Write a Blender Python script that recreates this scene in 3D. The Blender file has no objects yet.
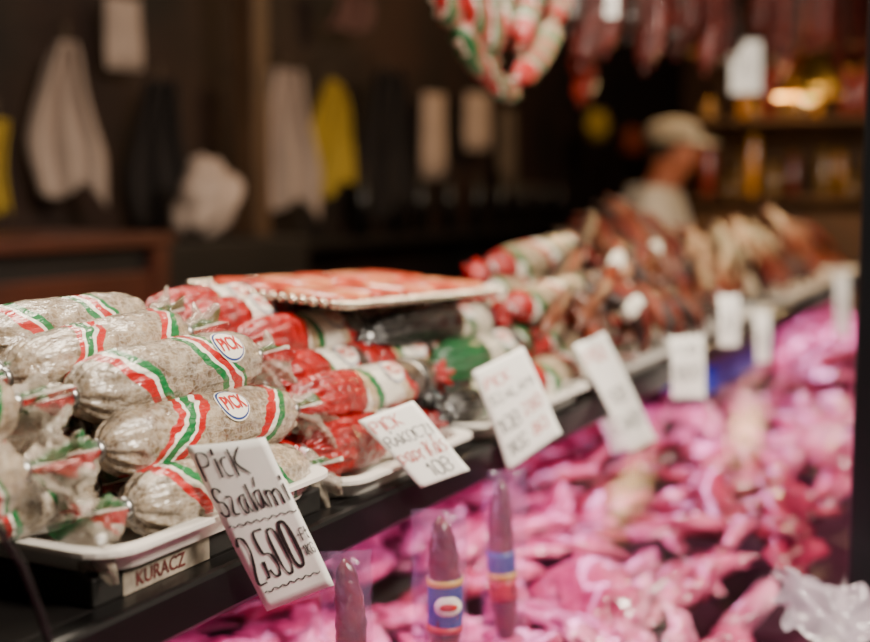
import bpy, bmesh, math, random
from mathutils import Vector, Matrix, noise
random.seed(11)
rnd=random.uniform
sc=bpy.context.scene
COL=sc.collection
PI=math.pi
# ---------------------------------------------------------------- camera model
CAM=Vector((0,0,1.5)); YA=math.radians(26.85); PT=math.radians(6.19); FP=1208.0
FW=Vector((math.cos(YA)*math.cos(PT),math.sin(YA)*math.cos(PT),-math.sin(PT)))
RT=Vector((math.sin(YA),-math.cos(YA),0)); UP=RT.cross(FW)
def ray(px,py): return FW*FP+RT*(px-435)+UP*(321-py)
def aty(px,py,y): d=ray(px,py); return CAM+d*(y/d.y)
def atd(px,py,D): return CAM+ray(px,py)*(D/FP)
cd=bpy.data.cameras.new('camera'); cam=bpy.data.objects.new('camera',cd); COL.objects.link(cam)
cd.lens=50; cd.sensor_width=36; cd.clip_start=.02
cam.matrix_world=Matrix.Translation(CAM)@Matrix((RT,UP,-FW)).transposed().to_4x4()
cd.dof.use_dof=True; cd.dof.focus_distance=.88; cd.dof.aperture_fstop=2.8
sc.camera=cam
# ---------------------------------------------------------------- materials
def srgb(h):
    h=h.lstrip('#'); c=[int(h[i:i+2],16)/255 for i in (0,2,4)]
    return tuple(((x/12.92) if x<=.04045 else ((x+.055)/1.055)**2.4) for x in c)+(1,)
def mat(name,col,rough=.5,var=.15,scale=20,bump=0,bscale=None,metal=0,coat=0,sss=0,alpha=1,emit=0,trans=0,col2=None,bmap=None,bdist=.004):
    m=bpy.data.materials.new(name); m.use_nodes=True; nt=m.node_tree; N=nt.nodes; L=nt.links
    b=N['Principled BSDF']; c=srgb(col) if isinstance(col,str) else col
    tc=N.new('ShaderNodeTexCoord'); nz=N.new('ShaderNodeTexNoise'); nz.inputs['Scale'].default_value=scale; nz.inputs['Detail'].default_value=4
    L.new(tc.outputs['Object'],nz.inputs['Vector'])
    r=N.new('ShaderNodeValToRGB'); L.new(nz.outputs['Fac'],r.inputs['Fac'])
    c2=srgb(col2) if col2 else tuple(min(1,x*(1+var)) for x in c[:3])+(1,)
    c1=c if col2 else tuple(x*(1-var) for x in c[:3])+(1,)
    r.color_ramp.elements[0].position=.35; r.color_ramp.elements[1].position=.65
    r.color_ramp.elements[0].color=c1; r.color_ramp.elements[1].color=c2
    L.new(r.outputs['Color'],b.inputs['Base Color'])
    b.inputs['Roughness'].default_value=rough; b.inputs['Metallic'].default_value=metal
    b.inputs['Coat Weight'].default_value=coat; b.inputs['Coat Roughness'].default_value=.08
    b.inputs['Alpha'].default_value=alpha; b.inputs['Transmission Weight'].default_value=trans
    if sss: b.inputs['Subsurface Weight'].default_value=sss; b.inputs['Subsurface Radius'].default_value=(.02,.008,.006); b.inputs['Subsurface Scale'].default_value=.3
    if emit: L.new(r.outputs['Color'],b.inputs['Emission Color']); b.inputs['Emission Strength'].default_value=emit
    if bump:
        n2=N.new('ShaderNodeTexNoise'); n2.inputs['Scale'].default_value=bscale or scale; n2.inputs['Detail'].default_value=5
        src=tc.outputs['Object']
        if bmap: mp=N.new('ShaderNodeMapping'); mp.inputs['Scale'].default_value=bmap; L.new(src,mp.inputs[0]); src=mp.outputs[0]
        L.new(src,n2.inputs['Vector'])
        bp=N.new('ShaderNodeBump'); bp.inputs['Strength'].default_value=bump; bp.inputs['Distance'].default_value=bdist
        L.new(n2.outputs['Fac'],bp.inputs['Height']); L.new(bp.outputs['Normal'],b.inputs['Normal']); L.new(bp.outputs['Normal'],b.inputs['Coat Normal'])
    return m
RED='#b00c0c'; WHT='#e9e1d2'; GRN='#0a6a34'
def banded(name,base1,base2,bands,tilt=.10,coat=1,rough=.4,nscale=70,bloom='#d2c9bc',net=True):
    m=mat(name,base1,rough,col2=base2,scale=nscale,bump=1.0,bscale=60,coat=coat,bmap=(.35,1,1),bdist=.009)
    nt=m.node_tree; N=nt.nodes; L=nt.links; b=N['Principled BSDF']
    base=b.inputs['Base Color'].links[0].from_socket
    nb=N.new('ShaderNodeTexNoise'); nb.inputs['Scale'].default_value=nscale*2.5; nb.inputs['Detail'].default_value=6
    tc=N.new('ShaderNodeTexCoord'); L.new(tc.outputs['Object'],nb.inputs['Vector'])
    mp=N.new('ShaderNodeMapRange'); mp.inputs['From Min'].default_value=.48; mp.inputs['From Max'].default_value=.68; L.new(nb.outputs['Fac'],mp.inputs['Value'])
    vo=N.new('ShaderNodeTexVoronoi'); vo.feature='DISTANCE_TO_EDGE'; vo.inputs['Scale'].default_value=190; L.new(tc.outputs['Object'],vo.inputs['Vector'])
    mv=N.new('ShaderNodeMapRange'); mv.inputs['From Min'].default_value=.02; mv.inputs['From Max'].default_value=.14; mv.inputs['To Min'].default_value=.6 if net else 0; mv.inputs['To Max'].default_value=0; L.new(vo.outputs['Distance'],mv.inputs['Value'])
    mm=N.new('ShaderNodeMath'); mm.operation='MAXIMUM'; L.new(mp.outputs['Result'],mm.inputs[0]); L.new(mv.outputs['Result'],mm.inputs[1])
    ml=N.new('ShaderNodeMath'); ml.operation='MULTIPLY'; ml.inputs[1].default_value=.5; L.new(mm.outputs[0],ml.inputs[0])
    mb=N.new('ShaderNodeMix'); mb.data_type='RGBA'; L.new(ml.outputs[0],mb.inputs['Factor']); L.new(base,mb.inputs[6]); mb.inputs[7].default_value=srgb(bloom)
    sp=N.new('ShaderNodeSeparateXYZ'); L.new(tc.outputs['Generated'],sp.inputs[0])
    nz=N.new('ShaderNodeTexNoise'); nz.inputs['Scale'].default_value=30; L.new(tc.outputs['Object'],nz.inputs['Vector'])
    a=N.new('ShaderNodeMath'); a.operation='MULTIPLY_ADD'; L.new(sp.outputs['Z'],a.inputs[0]); a.inputs[1].default_value=tilt; L.new(sp.outputs['X'],a.inputs[2])
    c=N.new('ShaderNodeMath'); c.operation='MULTIPLY_ADD'; L.new(nz.outputs['Fac'],c.inputs[0]); c.inputs[1].default_value=.12; L.new(a.outputs[0],c.inputs[2])
    d=N.new('ShaderNodeMath'); d.operation='SUBTRACT'; L.new(c.outputs[0],d.inputs[0]); d.inputs[1].default_value=tilt*.5+.06
    r=N.new('ShaderNodeValToRGB'); cr=r.color_ramp; cr.interpolation='CONSTANT'; L.new(d.outputs[0],r.inputs['Fac'])
    while len(cr.elements)>1: cr.elements.remove(cr.elements[-1])
    first=True
    for p,cc in bands:
        e=cr.elements[0] if first else cr.elements.new(p); first=False
        e.position=p; e.color=(0,0,0,0) if cc is None else srgb(cc)
    mx=N.new('ShaderNodeMix'); mx.data_type='RGBA'; L.new(r.outputs['Alpha'],mx.inputs['Factor']); L.new(mb.outputs[2],mx.inputs[6]); L.new(r.outputs['Color'],mx.inputs[7])
    L.new(mx.outputs[2],b.inputs['Base Color'])
    return m
def striped_tail(name):   # clear film with red and green lengthwise stripes
    m=mat(name,'#d9d2c6',.15,coat=1,bump=1.0,bscale=90,alpha=.5,bdist=.006)
    nt=m.node_tree; N=nt.nodes; L=nt.links; b=N['Principled BSDF']
    tc=N.new('ShaderNodeTexCoord'); sp=N.new('ShaderNodeSeparateXYZ'); L.new(tc.outputs['Object'],sp.inputs[0])
    at=N.new('ShaderNodeMath'); at.operation='ARCTAN2'; L.new(sp.outputs['Y'],at.inputs[0]); L.new(sp.outputs['Z'],at.inputs[1])
    mr=N.new('ShaderNodeMapRange'); mr.inputs['From Min'].default_value=-PI; mr.inputs['From Max'].default_value=PI; L.new(at.outputs[0],mr.inputs['Value'])
    r=N.new('ShaderNodeValToRGB'); cr=r.color_ramp; cr.interpolation='CONSTANT'; L.new(mr.outputs['Result'],r.inputs['Fac'])
    cl='#b3a694'
    seq=[(0,cl),(.2,RED),(.29,WHT),(.32,GRN),(.40,cl),(.68,RED),(.76,WHT),(.79,GRN),(.86,cl)]
    cr.elements[0].color=srgb(seq[0][1]); cr.elements.remove(cr.elements[1])
    for p,c in seq[1:]: e=cr.elements.new(p); e.color=srgb(c)
    L.new(r.outputs['Color'],b.inputs['Base Color'])
    return m
MT={}
MT['grey']=banded('mould_grey_casing','#604e3a','#9c8a72',[(0,None),(.21,RED),(.255,WHT),(.28,GRN),(.325,None),(.60,GRN),(.645,WHT),(.67,RED),(.715,WHT),(.735,GRN),(.765,None)],.24)
MT['grey2']=banded('mould_brown_casing','#654f39','#9e8a70',[(0,None),(.18,RED),(.21,WHT),(.225,GRN),(.265,WHT),(.285,RED),(.325,None),(.69,RED),(.735,WHT),(.755,GRN),(.80,None)],-.24)
MT['pale']=banded('pale_printed_casing','#957a5a','#bea888',[(0,RED),(.05,WHT),(.14,GRN),(.19,None),(.36,RED),(.42,WHT),(.50,GRN),(.53,None),(.70,GRN),(.75,WHT),(.80,RED),(.86,None)],.16,net=False)
MT['cream']=banded('cream_printed_casing','#a5865f','#d0ba94',[(0,WHT),(.36,None),(.42,GRN),(.47,WHT),(.62,None),(.68,RED),(.72,'#3a2b22'),(.84,WHT)],.14,net=False)
MT['greenbody']=banded('green_white_casing','#b9b09a','#d8d0be',[(0,'#0c6b3a'),(.38,None),(.55,GRN),(.6,None),(.72,'#20242a'),(.8,None)],.1,net=False)
MT['net']=banded('striped_net_casing','#6e5238','#9a8462',[(0,RED),(.10,WHT),(.14,GRN),(.26,None),(.36,RED),(.47,WHT),(.50,GRN),(.60,None),(.68,RED),(.79,WHT),(.82,GRN),(.92,None)],.7,net=False)
MT['redfoil']=mat('red_foil','#930404',.25,.35,40,1,70,coat=.6,bdist=.008)
MT['greenfoil']=mat('green_foil','#0a5028',.28,.3,30,1,70,coat=.8,bdist=.006)
MT['blackfoil']=mat('black_foil','#110d0c',.25,.25,30,1,70,coat=.8,bdist=.006)
MT['tail']=striped_tail('clear_striped_film')
MT['clip']=mat('aluminium_clip','#b8b8b8',.3,metal=1)
MT['pwhite']=mat('print_white','#e6dfd0',.5,.03)
MT['pred']=mat('print_red','#b4100c',.45,.05)
MT['pblue']=mat('print_blue','#14387c',.45,.05)
MT['pgold']=mat('print_gold','#c89a2c',.45,.05)
MT['card']=mat('white_card','#fdfaf4',.75,.02,30,.08,60)
MT['ink']=mat('black_marker','#242020',.6,.1)
MT['rink']=mat('red_marker','#c5301f',.6,.1)
MT['black']=mat('black_painted_metal','#070606',.35,.2,8)
MT['post']=mat('blue_black_metal','#0a1014',.4,.2,8)
MT['shelf']=mat('dark_shelf_laminate','#0d0a09',.45,.2,8)
MT['tray']=mat('white_plastic','#dcd6ce',.35,.04,10)
MT['silver']=mat('silver_card','#b9b2a6',.35,.1,60,.2,80,metal=.7)
MT['wood']=mat('dark_reddish_wood','#3e180a',.5,.3,6)
MT['darkwood']=mat('dark_brown_wood','#120a07',.6,.3,5)
MT['kraft']=mat('printed_carton','#14110e',.6,.4,14)
MT['skin']=mat('skin','#b0664a',.5,.08,10,sss=.1)
MT['whitecloth']=mat('white_cotton','#d0c4b6',.85,.06,8,.2,60)
MT['greycloth']=mat('pale_grey_cotton','#a89284',.85,.08,8,.2,60)
MT['darkcloth']=mat('dark_brown_cotton','#1c130f',.85,.15,8,.2,60)
MT['yellowcloth']=mat('yellow_cotton','#b39530',.85,.08,8,.2,60)
MT['trouser']=mat('dark_trousers','#1f2127',.8)
MT['hair']=mat('dark_hair','#2a211c',.6)
MT['eye']=mat('eye_dark','#181210',.2)
MT['cord']=mat('string','#5a4a38',.8)
MT['rubber']=mat('black_cable','#0a0a0a',.45)
MT['dsaus']=mat('dark_smoked_sausage','#2c140b',.45,.4,30,.8,45,coat=.25)
MT['bsaus']=mat('brown_sausage','#5e2f18',.45,.35,30,.8,45,coat=.25)
MT['osaus']=mat('orange_brown_sausage','#7a3014',.45,.35,30,.8,45,coat=.25)
MT['rsaus']=mat('deep_red_sausage','#681a0c',.45,.3,30,.5,45,coat=.25)
MT['hsaus']=mat('dark_hung_sausage','#4e130a',.6,.35,30,.5,45,coat=.1)
MT['packsaus']=mat('red_brown_sausage','#611710',.3,.35,60,.6,90,coat=.6)
MT['blue']=mat('blue_plastic','#0b2f98',.45,.08)
MT['case']=mat('white_enamel','#cbbfc4',.35,.04)
MT['well']=mat('shade_toned_well','#360f22',.5,.2)  # dark tone put in for shade in the gaps between the meat
MT['meat0']=mat('raw_pork','#941f50',.28,col2='#d86a90',scale=24,bump=.6,bscale=32,coat=1,bdist=.006)
MT['meat1']=mat('pale_poultry','#b84a7a',.28,col2='#e89cb6',scale=24,bump=.6,bscale=32,coat=1,bdist=.006)
MT['meat2']=mat('red_beef','#5e0c26',.28,col2='#a82c50',scale=24,bump=.6,bscale=32,coat=1,bdist=.006)
MT['slice']=mat('pink_sliced_sausage','#841c0e',.35,col2='#cc4e2c',scale=60,coat=.3)
MT['slice2']=mat('marbled_sliced_bacon','#a83a1c',.35,col2='#dd9468',scale=40,coat=.3)
MT['glassjar']=mat('jar_contents','#c0801c',.2,.2,coat=.6)
MT['jar2']=mat('jar_red_contents','#7c2614',.2,.2,coat=.6)
MT['jar3']=mat('jar_pale_contents','#94703c',.2,.2,coat=.6)
MT['brass']=mat('brass','#b8893a',.3,metal=1)
MT['olive']=mat('olive_painted_board','#5c3c1e',.6,.4,4)
MT['bulb']=mat('warm_bulb','#ffb84c',.3,emit=2.2)
MT['pouch']=mat('clear_pouch','#b890c4',.1,.05,alpha=.15,coat=1,bump=1,bscale=25,bdist=.01)
MT['bottle']=mat('dark_bottle_glass','#0e0b0a',.3,coat=.2)
g=bpy.data.materials.new('thin_clear_glass'); g.use_nodes=True; nt=g.node_tree; nt.nodes.clear()
o=nt.nodes.new('ShaderNodeOutputMaterial'); t=nt.nodes.new('ShaderNodeBsdfTransparent'); gl=nt.nodes.new('ShaderNodeBsdfGlossy'); gl.inputs['Roughness'].default_value=.12
mx=nt.nodes.new('ShaderNodeMixShader'); mx.inputs[0].default_value=.03
nt.links.new(t.outputs[0],mx.inputs[1]); nt.links.new(gl.outputs[0],mx.inputs[2]); nt.links.new(mx.outputs[0],o.inputs[0]); MT['glass']=g
# ---------------------------------------------------------------- mesh helpers
def frame(d,hint=Vector((0,0,1))):
    x=d.normalized(); 
    if abs(x.dot(hint))>.97: hint=Vector((0,1,0))
    y=hint.cross(x).normalized(); z=x.cross(y); return x,y,z
class MB:
    def __init__(s): s.v=[];s.f=[];s.m=[]
    def add(s,vs,fs,mi=0):
        b=len(s.v); s.v+=[Vector(p) for p in vs]; s.f+=[tuple(i+b for i in q) for q in fs]; s.m+=[mi]*len(fs); return s
    def box(s,c,d,mi=0,R=None):
        c=Vector(c); vs=[]
        for i in range(8):
            p=Vector(((i&1)-.5,((i>>1)&1)-.5,(i>>2)-.5)); p=Vector((p.x*d[0],p.y*d[1],p.z*d[2]))
            vs.append(c+(R@p if R else p))
        return s.add(vs,[(0,2,3,1),(4,5,7,6),(0,1,5,4),(2,6,7,3),(0,4,6,2),(1,3,7,5)],mi)
    def tube(s,path,rads,n=12,mi=0,fn=None):
        path=[Vector(p) for p in path]; vs=[];fs=[]; K=len(path)
        if not hasattr(rads,'__len__'): rads=[rads]*K
        y=None
        for i,p in enumerate(path):
            d=path[min(i+1,K-1)]-path[max(i-1,0)]
            if y is None: x,y,z=frame(d)
            else:
                x=d.normalized(); y=(y-x*y.dot(x)).normalized(); z=x.cross(y)
            for k in range(n):
                a=2*PI*k/n; rr=rads[i]*(fn(i,a) if fn else 1); vs.append(p+(y*math.cos(a)+z*math.sin(a))*rr)
        for i in range(K-1):
            for k in range(n):
                a=i*n+k;b=i*n+(k+1)%n; fs.append((a,b,b+n,a+n))
        fs.append(tuple(reversed(range(n)))); fs.append(tuple(range((K-1)*n,K*n)))
        return s.add(vs,fs,mi)
    def lathe(s,prof,n=20,c=(0,0,0),mi=0):   # profile (r,z) round the z axis
        c=Vector(c); vs=[];fs=[]
        for r,z in prof:
            for k in range(n): a=2*PI*k/n; vs.append(c+Vector((r*math.cos(a),r*math.sin(a),z)))
        for i in range(len(prof)-1):
            for k in range(n): a=i*n+k;b=i*n+(k+1)%n; fs.append((a,b,b+n,a+n))
        fs.append(tuple(reversed(range(n)))); fs.append(tuple(range((len(prof)-1)*n,len(prof)*n)))
        return s.add(vs,fs,mi)
    def axial(s,xs,fn,n=28,mi=0,off=None):   # rings along x, radius fn(x,angle)
        vs=[];fs=[]
        for x in xs:
            oz=off(x) if off else 0
            for k in range(n): a=2*PI*k/n; r=fn(x,a); vs.append((x,r*math.cos(a),r*math.sin(a)+oz))
        for i in range(len(xs)-1):
            for k in range(n): a=i*n+k;b=i*n+(k+1)%n; fs.append((a,b,b+n,a+n))
        fs.append(tuple(reversed(range(n)))); fs.append(tuple(range((len(xs)-1)*n,len(xs)*n)))
        return s.add(vs,fs,mi)
    def ball(s,c,r,n=10,sc_=(1,1,1),mi=0):
        c=Vector(c); vs=[];fs=[]
        for i in range(1,n):
            t=PI*i/n
            for k in range(n): a=2*PI*k/n; vs.append(c+Vector((r*sc_[0]*math.sin(t)*math.cos(a),r*sc_[1]*math.sin(t)*math.sin(a),r*sc_[2]*math.cos(t))))
        for i in range(n-2):
            for k in range(n): a=i*n+k;b=i*n+(k+1)%n; fs.append((b,a,a+n,b+n))
        fs.append(tuple(range(n))); fs.append(tuple(reversed(range((n-2)*n,(n-1)*n))))
        return s.add(vs,fs,mi)
    def build(s,name,mats,parent=None,smooth=True,bevel=0):
        me=bpy.data.meshes.new(name); me.from_pydata([tuple(p) for p in s.v],[],s.f)
        if not isinstance(mats,(list,tuple)): mats=[mats]
        for m in mats: me.materials.append(MT[m] if isinstance(m,str) else m)
        me.polygons.foreach_set('material_index',s.m); me.polygons.foreach_set('use_smooth',[smooth]*len(s.f)); me.update()
        o=bpy.data.objects.new(name,me); COL.objects.link(o)
        if parent: o.parent=parent
        if bevel:
            b=o.modifiers.new('bevel','BEVEL'); b.width=bevel; b.segments=2; b.limit_method='ANGLE'
        return o
def tag(o,label,cat,group=None,kind=None):
    o['label']=label; o['category']=cat
    if group: o['group']=group
    if kind: o['kind']=kind
    return o
def thing(name,label,cat,loc=(0,0,0),group=None,R=None):
    o=bpy.data.objects.new(name,None); o.empty_display_size=.02; COL.objects.link(o)
    Mx=Matrix.Translation(Vector(loc))
    if R is not None: Mx=Mx@R.to_4x4()
    o.matrix_world=Mx
    return tag(o,label,cat,group)
def struct(name,mb,m): o=mb.build(name,m,smooth=False); o['kind']='structure'; o['label']=name.replace('_',' ')+' of the dim market stall'; return o
def axes(p0,p1):
    x,y,z=frame(p1-p0); return Matrix((x,y,z)).transposed()
# ---------------------------------------------------------------- setting
struct('floor',MB().box((3.5,1.0,-.05),(12,5,.1)),mat('stone_floor','#2a2320',.6,.2,3))
struct('wall_back',MB().box((4,2.65,1.45),(13,.1,2.9)),mat('dark_panel_wall','#221008',.75,.7,2.2))
struct('wall_far',MB().box((9.5,1.4,1.45),(.1,2.6,2.9)),mat('far_wall','#5a381c',.7,.3,2))
struct('ceiling',MB().box((4.5,1.5,2.95),(11,2.4,.1)),mat('dark_ceiling','#15100d',.8,.2,3))
# ---------------------------------------------------------------- display case
ZS=1.244; BT=.95
case=thing('display_case','long glazed meat display case with black shelf edge and lit pink interior','display case',(2.2,.6,0))
def L(x,y,z): return (x-2.2,y-.6,z)
MB().box(L(2.2,.595,BT/2),(4.6,.78,BT)).build('base_cabinet','case',case,False,.006)
MB().box(L(2.2,.6,BT+.004),(4.56,.74,.008)).build('meat_bed','well',case,False)
MB().box(L(2.2,.985,1.085),(4.6,.02,.28)).build('rear_panel','well',case,False)
MB().box(L(2.2,.745,ZS-.012),(4.6,.47,.024)).build('top_shelf','shelf',case,False,.002)
MB().box(L(2.2,.5,ZS-.016),(4.6,.022,.034)).build('shelf_rail','black',case,False,.004)
for x in (-.08,1.4,2.9,4.45): MB().tube([L(x,.93,BT),L(x,.93,ZS-.02)],.012).build('shelf_support','black',case)
MB().add([L(-.1,.5,ZS-.034),L(4.5,.5,ZS-.034),L(4.5,.21,ZS-.075),L(-.1,.21,ZS-.075)],[(0,1,2,3)]).build('glass_lid','glass',case,False)
MB().add([L(-.1,.21,ZS-.075),L(4.5,.21,ZS-.075),L(4.5,.207,BT),L(-.1,.207,BT)],[(0,1,2,3)]).build('front_glass','glass',case,False)
pp=ray(867,320); k=1.36/pp.x; pbase=CAM+pp*k
tag(MB().box((1.36,pbase.y-.006,1.3),(.03,.03,2.6)).build('corner_post','post',None,False,.004),'black upright post at the right edge in front of the case','post')
# ---------------------------------------------------------------- trays
def rrect(lx,ly,r,n=6):
    out=[]
    for cx,cy,a0 in ((lx/2-r,ly/2-r,0),(-lx/2+r,ly/2-r,PI/2),(-lx/2+r,-ly/2+r,PI),(lx/2-r,-ly/2+r,1.5*PI)):
        for i in range(n+1): a=a0+PI/2*i/n; out.append((cx+r*math.cos(a),cy+r*math.sin(a)))
    return out
def dish(lx,ly,h,r=.03,rim=.012,th=.002):
    mb=MB(); loops=[(lx-.03,ly-.03,0),(lx-rim*1.6,ly-rim*1.6,h*.8),(lx,ly,h*.82),(lx,ly,h),(lx-rim*1.8,ly-rim*1.8,h),(lx-.034,ly-.034,th)]
    vs=[];fs=[]; n=None
    for a,b,z in loops:
        q=rrect(a,b,r); n=len(q); vs+=[(x,y,z) for x,y in q]
    for i in range(len(loops)-1):
        for k in range(n): a=i*n+k;b=i*n+(k+1)%n; fs.append((a,b,b+n,a+n))
    fs.append(tuple(reversed(range(n)))); fs.append(tuple(range((len(loops)-1)*n,len(loops)*n)))
    return mb.add(vs,fs)
def tray(label,x0,x1,y0,y1,z,h=.018):
    o=dish(x1-x0,y1-y0,h).build('tray','tray',None); o.location=((x0+x1)/2,(y0+y1)/2,z)
    for p in o.data.polygons: p.use_smooth=False
    return tag(o,label,'tray',None)
tray('white plastic tray under the grey salamis, set on the flat carton',.535,.80,.487,.79,1.2645)
tray('white plastic tray under the red-ended salamis',.825,1.075,.492,.79,ZS+.0005)
tray('white plastic tray under the green and black foil salamis',1.09,1.415,.492,.79,ZS+.0005)
tray('white plastic tray under the pale salamis, beside the dark sausages',1.435,1.90,.492,.79,ZS+.0005)
tray('white tray buried under the heap of dark sausages',1.92,2.55,.50,.85,ZS+.0005)
tray('white tray under the farthest heap of red-brown sausages',2.7,3.9,.50,.85,ZS+.0005)
def text_mesh(body):
    cu=bpy.data.curves.new('t','FONT'); cu.body=body; cu.size=1; cu.align_x='CENTER'; cu.align_y='CENTER'; cu.offset=.02; cu.resolution_u=3
    ob=bpy.data.objects.new('t',cu); COL.objects.link(ob); bpy.context.view_layer.update()
    me=bpy.data.meshes.new_from_object(ob.evaluated_get(bpy.context.evaluated_depsgraph_get()))
    bm=bmesh.new(); bm.from_mesh(me); bmesh.ops.triangulate(bm,faces=bm.faces[:])
    for _ in range(3):
        ed=[e for e in bm.edges if e.calc_length()>.16]
        if ed: bmesh.ops.subdivide_edges(bm,edges=ed,cuts=1); bmesh.ops.triangulate(bm,faces=bm.faces[:])
    bm.verts.index_update()
    v=[(p.co.x,p.co.y) for p in bm.verts]; f=[tuple(q.index for q in fc.verts) for fc in bm.faces]; bm.free()
    bpy.data.objects.remove(ob); bpy.data.meshes.remove(me); return v,f
PICK=text_mesh('PICK'); URA=text_mesh('KURACZ')
crt=thing('carton','flat dark printed carton under the nearest white tray','carton',(.675,.645,ZS))
MB().box((0,0,.010),(.26,.27,.0195)).build('box','kraft',crt,False,.002)
MB().box((-.06,-.1353,.0092),(.088,.0006,.0165)).build('printed_panel',mat('worn_pale_panel','#857a6c',.8,.35,60),crt,False)
mb=MB(); v,f=URA; mb.add([(-.068+x*.0125,-.1362,.0085+y*.0135) for x,y in v],f)
mb.build('printed_lettering',mat('carton_print','#4a1512',.7,.35,120),crt,False)
# ---------------------------------------------------------------- salamis
def salami(label,p0,p1,r,style,group=None,tails=('tail','tail'),caps=None,text=True,t0=2.5,tx=0,droop=.25,capf=.34,tl=.034,ts=.9,lg=1.0):
    p0=Vector(p0);p1=Vector(p1); Ln=(p1-p0).length; h=Ln/2; sd=Vector((rnd(0,99),rnd(0,99),rnd(0,99)))
    e=thing('salami',label,'salami',(p0+p1)/2,group,axes(p0,p1))
    def R(x,a,k=1.0):
        u=abs(x/h); q=max(0,1-u**5)**.5
        ca,sa=math.cos(a),math.sin(a)
        w=noise.noise(sd+Vector((x*26,ca*1.3,sa*1.3)))*.05
        cr=noise.noise(sd+Vector((x*40+ca*2,ca*4.5,sa*4.5)))
        w+=(abs(cr)-.2)*.10+noise.noise(sd+Vector((x*140,ca*9,sa*9)))*.018
        w+=.10*u**5*math.cos(a*12+sd.x)
        return max(.0045,r*k*q*(1+w))
    def RS(x): return r*1.035*max(.05,1-abs(x/h)**5)**.5
    xs=[-h+Ln*(.5-.5*math.cos(PI*i/60)) for i in range(61)]
    MB().axial(xs,R,72).build('body',style,e)
    if caps:
        for sg,m in ((-1,caps[0]),(1,caps[1])):
            if not m: continue
            w=capf*Ln if sg<0 else capf*.55*Ln
            cx=[sg*(h-w*(1-math.cos(PI/2*i/20))) for i in range(21)]
            if sg>0: cx=cx[::-1]
            def RC(x,a,sg=sg,w=w):
                u=(h-abs(x))/w
                return R(x,a,1.03)*(1+.07*(1-u)**.7*math.cos(a*12+sd.x+1.5*noise.noise(sd+Vector((x*60,0,0)))))+.001
            MB().axial(cx,RC,84).build('foil_cap',m,e)
    for sg,m in ((-1,tails[0]),(1,tails[1])):
        if not m: continue
        ph=rnd(0,6); ln=tl*rnd(.8,1.2); film=(m=='tail')
        def RTl(x,a,sg=sg,ph=ph,ln=ln):
            u=max(0,(abs(x)-h)/ln)
            rr=.0055+ts*.0125*max(0,u-.12)**.7
            cr=noise.noise(sd+Vector((x*110,math.cos(a)*2.6,math.sin(a)*2.6)))
            return max(.003,rr*(1+.3*min(1,u)*math.sin(a*7+ph)+(1.1 if film else .4)*min(1,u)*cr))
        us=[-.06,0,.06,.12,.2,.3,.4,.5,.6,.7,.8,.9,1,1.03]
        tx_=[sg*(h+u*ln) for u in us]
        if sg<0: tx_=tx_[::-1]
        MB().axial(tx_,RTl,44,0,lambda x:-droop*((abs(x)-h)/ln)**2*.02).build('casing_tail',m,e)
        MB().tube([(sg*(h+ln*.02),0,0),(sg*(h+ln*.17),0,0)],.0080,14).build('clip','clip',e)
    if text:
        mb=MB(); 
        def bend(a,b,k): rr=RS(tx+a)+k; t=t0-b/r; return (tx+a,rr*math.cos(t),rr*math.sin(t))
        def oval(a,b,k,mi,n=36):
            vs=[bend(0,0,k)];fs=[]; Q=(.16,.33,.5,.66,.83,1)
            for q in Q:
                for i in range(n): t=2*PI*i/n; vs.append(bend(a*q*math.cos(t),b*q*math.sin(t),k))
            for i in range(n): fs.append((0,1+i,1+(i+1)%n))
            for w in range(len(Q)-1):
                for i in range(n): a_=1+w*n+i;b_=1+w*n+(i+1)%n; fs.append((a_,a_+n,b_+n,b_))
            mb.add(vs,fs,mi)
        s=r/.027*lg
        oval(.020*s,.0165*s,.0003,0); oval(.0188*s,.0153*s,.0006,1); oval(.0172*s,.0135*s,.0009,0)
        v,f=PICK; mb.add([bend(x*.0135*s,y*.019*s,.0014) for x,y in v],f,2)
        mb.build('label_print',['pwhite','pblue','pred'],e)
    return e
rg=.0258
GP='mould-grey salamis on the nearest tray'
def S(px0,py0,px1,py1,y,label,**k): 
    kw=dict(r=rg,style='grey'); kw.update(k); r=kw.pop('r'); st=kw.pop('style')
    return salami(label,aty(px0,py0,y),aty(px1,py1,y),r,st,**kw)
S(72,396,252,357,.565,'grey salami with round red-lettered mark, topmost at the front of the pile',group=GP,t0=2.4,tx=.044,droop=.8,lg=.9,ts=1.2)
S(98,450,288,411,.545,'grey salami lying second from top, directly above the handwritten 2,500 tag',group=GP,style='grey2',t0=2.35,tx=.010,droop=.6,lg=.9,ts=1.2)
S(126,508,300,470,.52,'grey salami lowest at the front, ducking behind the 2,500 tag',group=GP,text=False,droop=.7,ts=1.2)
S(6,378,182,334,.614,'grey salami in second row, just behind the topmost front one',group=GP,style='grey2',text=False)
S(-30,344,142,319,.664,'grey salami at the very top back of the nearest pile',group=GP,style='grey',text=False)
S(-190,455,8,404,.575,'grey salami cut by the left frame edge, its right end beside the topmost stack',group=GP,style='grey2',text=False)
S(-230,420,-10,372,.62,'grey salami mostly outside the left edge, upper level',group=GP,text=False)
S(-195,522,16,472,.54,'grey salami cut by the left frame edge at the front, its end showing low down',group=GP,text=False)
S(-70,478,62,446,.60,'grey salami glimpsed between the twisted film ends at the left edge',group=GP,text=False,style='grey2',r=.022,tl=.026)
S(-60,522,90,489,.572,'small grey salami deep in the gap left of the lower front salamis',group=GP,text=False,r=.021,tl=.026)
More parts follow.
